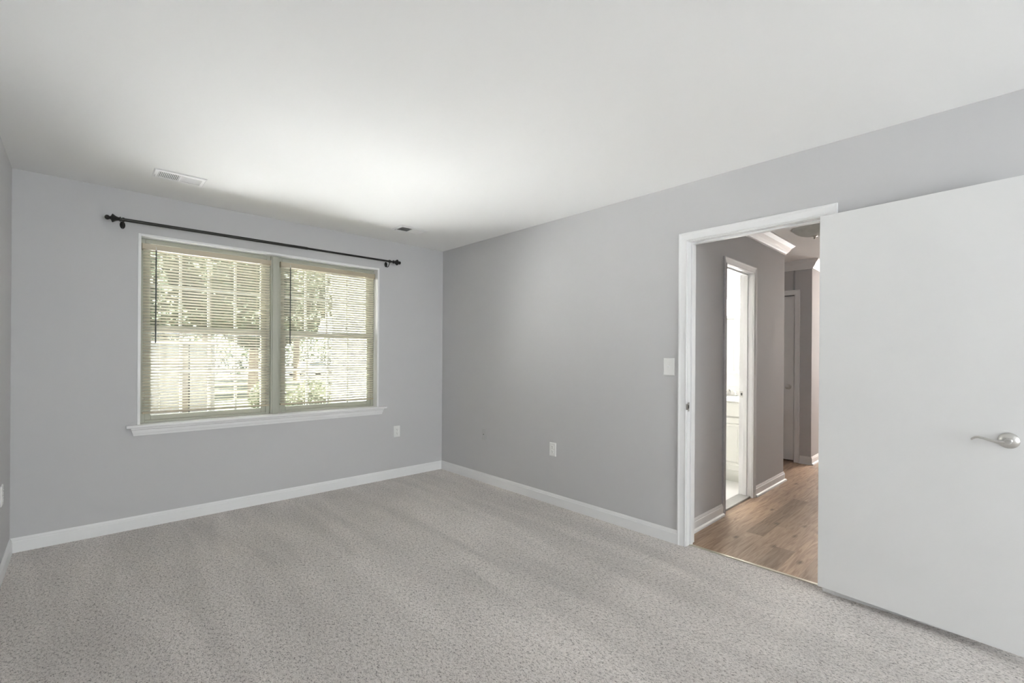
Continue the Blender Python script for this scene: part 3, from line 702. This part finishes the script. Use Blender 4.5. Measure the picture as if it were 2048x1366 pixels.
bm = bmesh.new(); add_loft(bm, [[(x0 - .3, y0 - .3, GZ + 4.3), (x0 - .3, y1 + .3, GZ + 4.3), (x0 - .3, (y0 + y1) / 2, GZ + 6.0)], [(x1, y0 - .3, GZ + 4.3), (x1, y1 + .3, GZ + 4.3), (x1, (y0 + y1) / 2, GZ + 6.0)]]); obj('roof', bm, M_roof, nb)
lb = empty('beige_shed', (-1.1, 14.7, GZ)); tag(lb, 'pale beige shed seen low through the left blind', 'shed')
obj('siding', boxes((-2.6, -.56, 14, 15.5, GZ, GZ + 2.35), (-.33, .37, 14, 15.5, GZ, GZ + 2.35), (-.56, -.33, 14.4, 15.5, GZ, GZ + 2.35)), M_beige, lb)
obj('recessed_panel', boxes((-.56, -.33, 14.35, 14.4, GZ, GZ + 2.3)), mat('brown_door', (.22, .18, .14), .7), lb)
obj('fascia', boxes((-2.7, .47, 13.9, 15.6, GZ + 2.35, GZ + 2.45)), M_siding, lb)

def foliage(bm, c, r, n, s):
    for _ in range(n):
        while True:
            p = Vector((random.uniform(-1, 1), random.uniform(-1, 1), random.uniform(-1, 1)))
            if .35 < p.length < 1: break
        p = Vector(c) + Vector((p.x * r[0], p.y * r[1], p.z * r[2]))
        a = Vector((random.gauss(0, 1), random.gauss(0, 1), random.gauss(0, 1))).normalized(); b = a.orthogonal().normalized()
        k = s * random.uniform(.6, 1.3); c_ = a.cross(b)
        vs = [bm.verts.new(p + b * k), bm.verts.new(p + a * k * .45 + c_ * k * .1), bm.verts.new(p - b * k), bm.verts.new(p - a * k * .45 + c_ * k * .1)]
        bm.faces.new(vs)
def tree(x, y, h, r, label, m, seed):
    random.seed(seed)
    t = empty('tree', (x, y, GZ)); tag(t, label, 'tree', 'trees beyond the lawn')
    bm = bmesh.new(); add_tube(bm, [(x, y, GZ - .02), (x + .05, y, GZ + h * .3), (x - .05, y + .1, GZ + h * .6), (x, y, GZ + h * .85)], [.24, .19, .13, .05], 10)
    for k in range(5):
        a = k * 1.26; z = GZ + h * (.35 + .08 * k); add_tube(bm, [(x, y, z), (x + math.cos(a) * r * .4, y + math.sin(a) * r * .4, z + .5), (x + math.cos(a) * r * .75, y + math.sin(a) * r * .75, z + 1.1)], [.08, .05, .02], 8)
    obj('trunk', bm, M_bark, t, smooth=True)
    bm = bmesh.new()
    for k in range(9):
        a = k * 2.4; rr = r * (.05 + .38 * ((k * .37) % 1))
        foliage(bm, (x + rr * math.cos(a), y + rr * math.sin(a), GZ + h * (.42 + .5 * ((k * .29) % 1))), (r * .55, r * .55, h * .17), 1500, .085 * r)
    obj('foliage', bm, m, t)
TREES = [(-2.7, 20.0, 8.5, 2.6, 'nearest leafy tree seen at the left edge of the left blind'),
         (3.0, 20.0, 9.0, 2.6, 'nearest leafy tree with its trunk behind the left blind'),
         (8.7, 20.0, 9.0, 2.6, 'nearest leafy tree hidden mostly by the white building'),
         (0.2, 26.5, 10.5, 2.7, 'second row tree beyond the pale beige shed'),
         (6.0, 26.5, 10.5, 2.7, 'second row tree seen through the right blind'),
         (11.8, 26.5, 10.5, 2.7, 'second row tree behind the white building'),
         (-2.8, 33.0, 12.5, 2.8, 'back row tree far left beyond the lawn'),
         (3.2, 33.0, 12.5, 2.8, 'back row tree between the two nearer trunks'),
         (9.2, 33.0, 12.5, 2.8, 'back row tree in front of the parked car')]
for k, (x, y, h, r_, lb_) in enumerate(TREES):
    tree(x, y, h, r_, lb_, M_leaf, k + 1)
for k in range(4):
    tree(-4 + k * 11.2, 62.0, 15.0, 5.2, ['tall far tree left of the others beyond the parking lot', 'tall far tree second from the left beyond the parking lot', 'tall far tree second from the right beyond the parking lot', 'tall far tree right of the others beyond the parking lot'][k], M_leaf, 30 + k)
random.seed(77); bm = bmesh.new()
for k in range(16): foliage(bm, (-8 + 2.3 * k, 46.0, GZ + 2.2), (1.6, 1.0, 2.2), 420, .22)
o = obj('hedge', bm, M_leaf); tag(o, 'long leafy hedge behind the parked silver car', 'hedge')
def shrub(x, y, r, h, label, seed):
    random.seed(seed); bm = bmesh.new(); foliage(bm, (x, y, GZ + h * .5), (r, r, h * .5), 1500, .07)
    o = obj('shrub', bm, M_leaf2); tag(o, label, 'shrub', 'shrubs on the lawn')
shrub(1.3, 11.0, .6, 1.3, 'yellow green shrub below the centre of the right blind', 11)
shrub(2.9, 12.0, .8, 1.0, 'low yellow green shrub beside the white building', 12)
shrub(3.6, 14.0, .6, 1.1, 'farthest yellow green shrub beside the silver car', 13)
t = struct('bounce_patio', boxes((-30, 1.9, .2, 10.5, GZ, GZ + .03), (-30, -5, 10.5, 30, GZ, GZ + .03)), mat('pale_bounce_concrete', (0.78, 0.78, 0.79), 0.9, var=(5, .05)), 'pale concrete added outside the window, unseen, to bounce sun onto the ceiling', 'bounce_patio')  # added pale ground, out of view, reflecting sun up through the blinds
gw = obj('bounce_wall', boxes((-6.4, -6.2, .8, 15.0, GZ, GZ + 4.2), (-6.45, -6.15, .75, 15.05, GZ + 4.2, GZ + 4.3)), mat('white_bounce_stucco', (0.86, 0.86, 0.85), 0.8, var=(8, .03)))  # added unseen reflector, throws sunlight onto the right bedroom wall
tag(gw, 'tall white stucco wall added out of view to bounce sunlight indoors', 'wall')
# parked car
def car(x, y, rz_, label):
    c = empty('parked_car', (0, 0, 0)); tag(c, label, 'car', 'parked cars')
    bm = bmesh.new(); side = [(-2.2, .35), (-2.25, .6), (-2.1, .85), (-1.2, .95), (-.6, 1.38), (.7, 1.42), (1.35, 1.0), (2.1, .92), (2.25, .6), (2.2, .35)]
    add_loft(bm, [[(a, yy, z) for a, z in side] for yy in (-.86, .86)]); obj('body', bm, M_carpaint, c, bevel=.06)
    bm = bmesh.new(); win = [(-1.0, .98), (-.52, 1.32), (.62, 1.35), (1.15, 1.02)]
    add_loft(bm, [[(a, yy, z) for a, z in win] for yy in (-.875, .875)]); obj('side_windows', bm, M_carglass, c)
    for wx in (-1.35, 1.4):
        for wy in (-.78, .78):
            bm = bmesh.new(); add_lathe(bm, [(-.1, .28), (-.1, .33), (.1, .33), (.1, .28)], (wx, wy, .33), (0, 1, 0), 20); wl = obj('wheel', bm, M_tyre, c, smooth=True)
    c.location = (x, y, GZ + .02); c.rotation_euler = (0, 0, rz_)
car(12.8, 40.0, .3, 'silver car parked beyond the lawn')
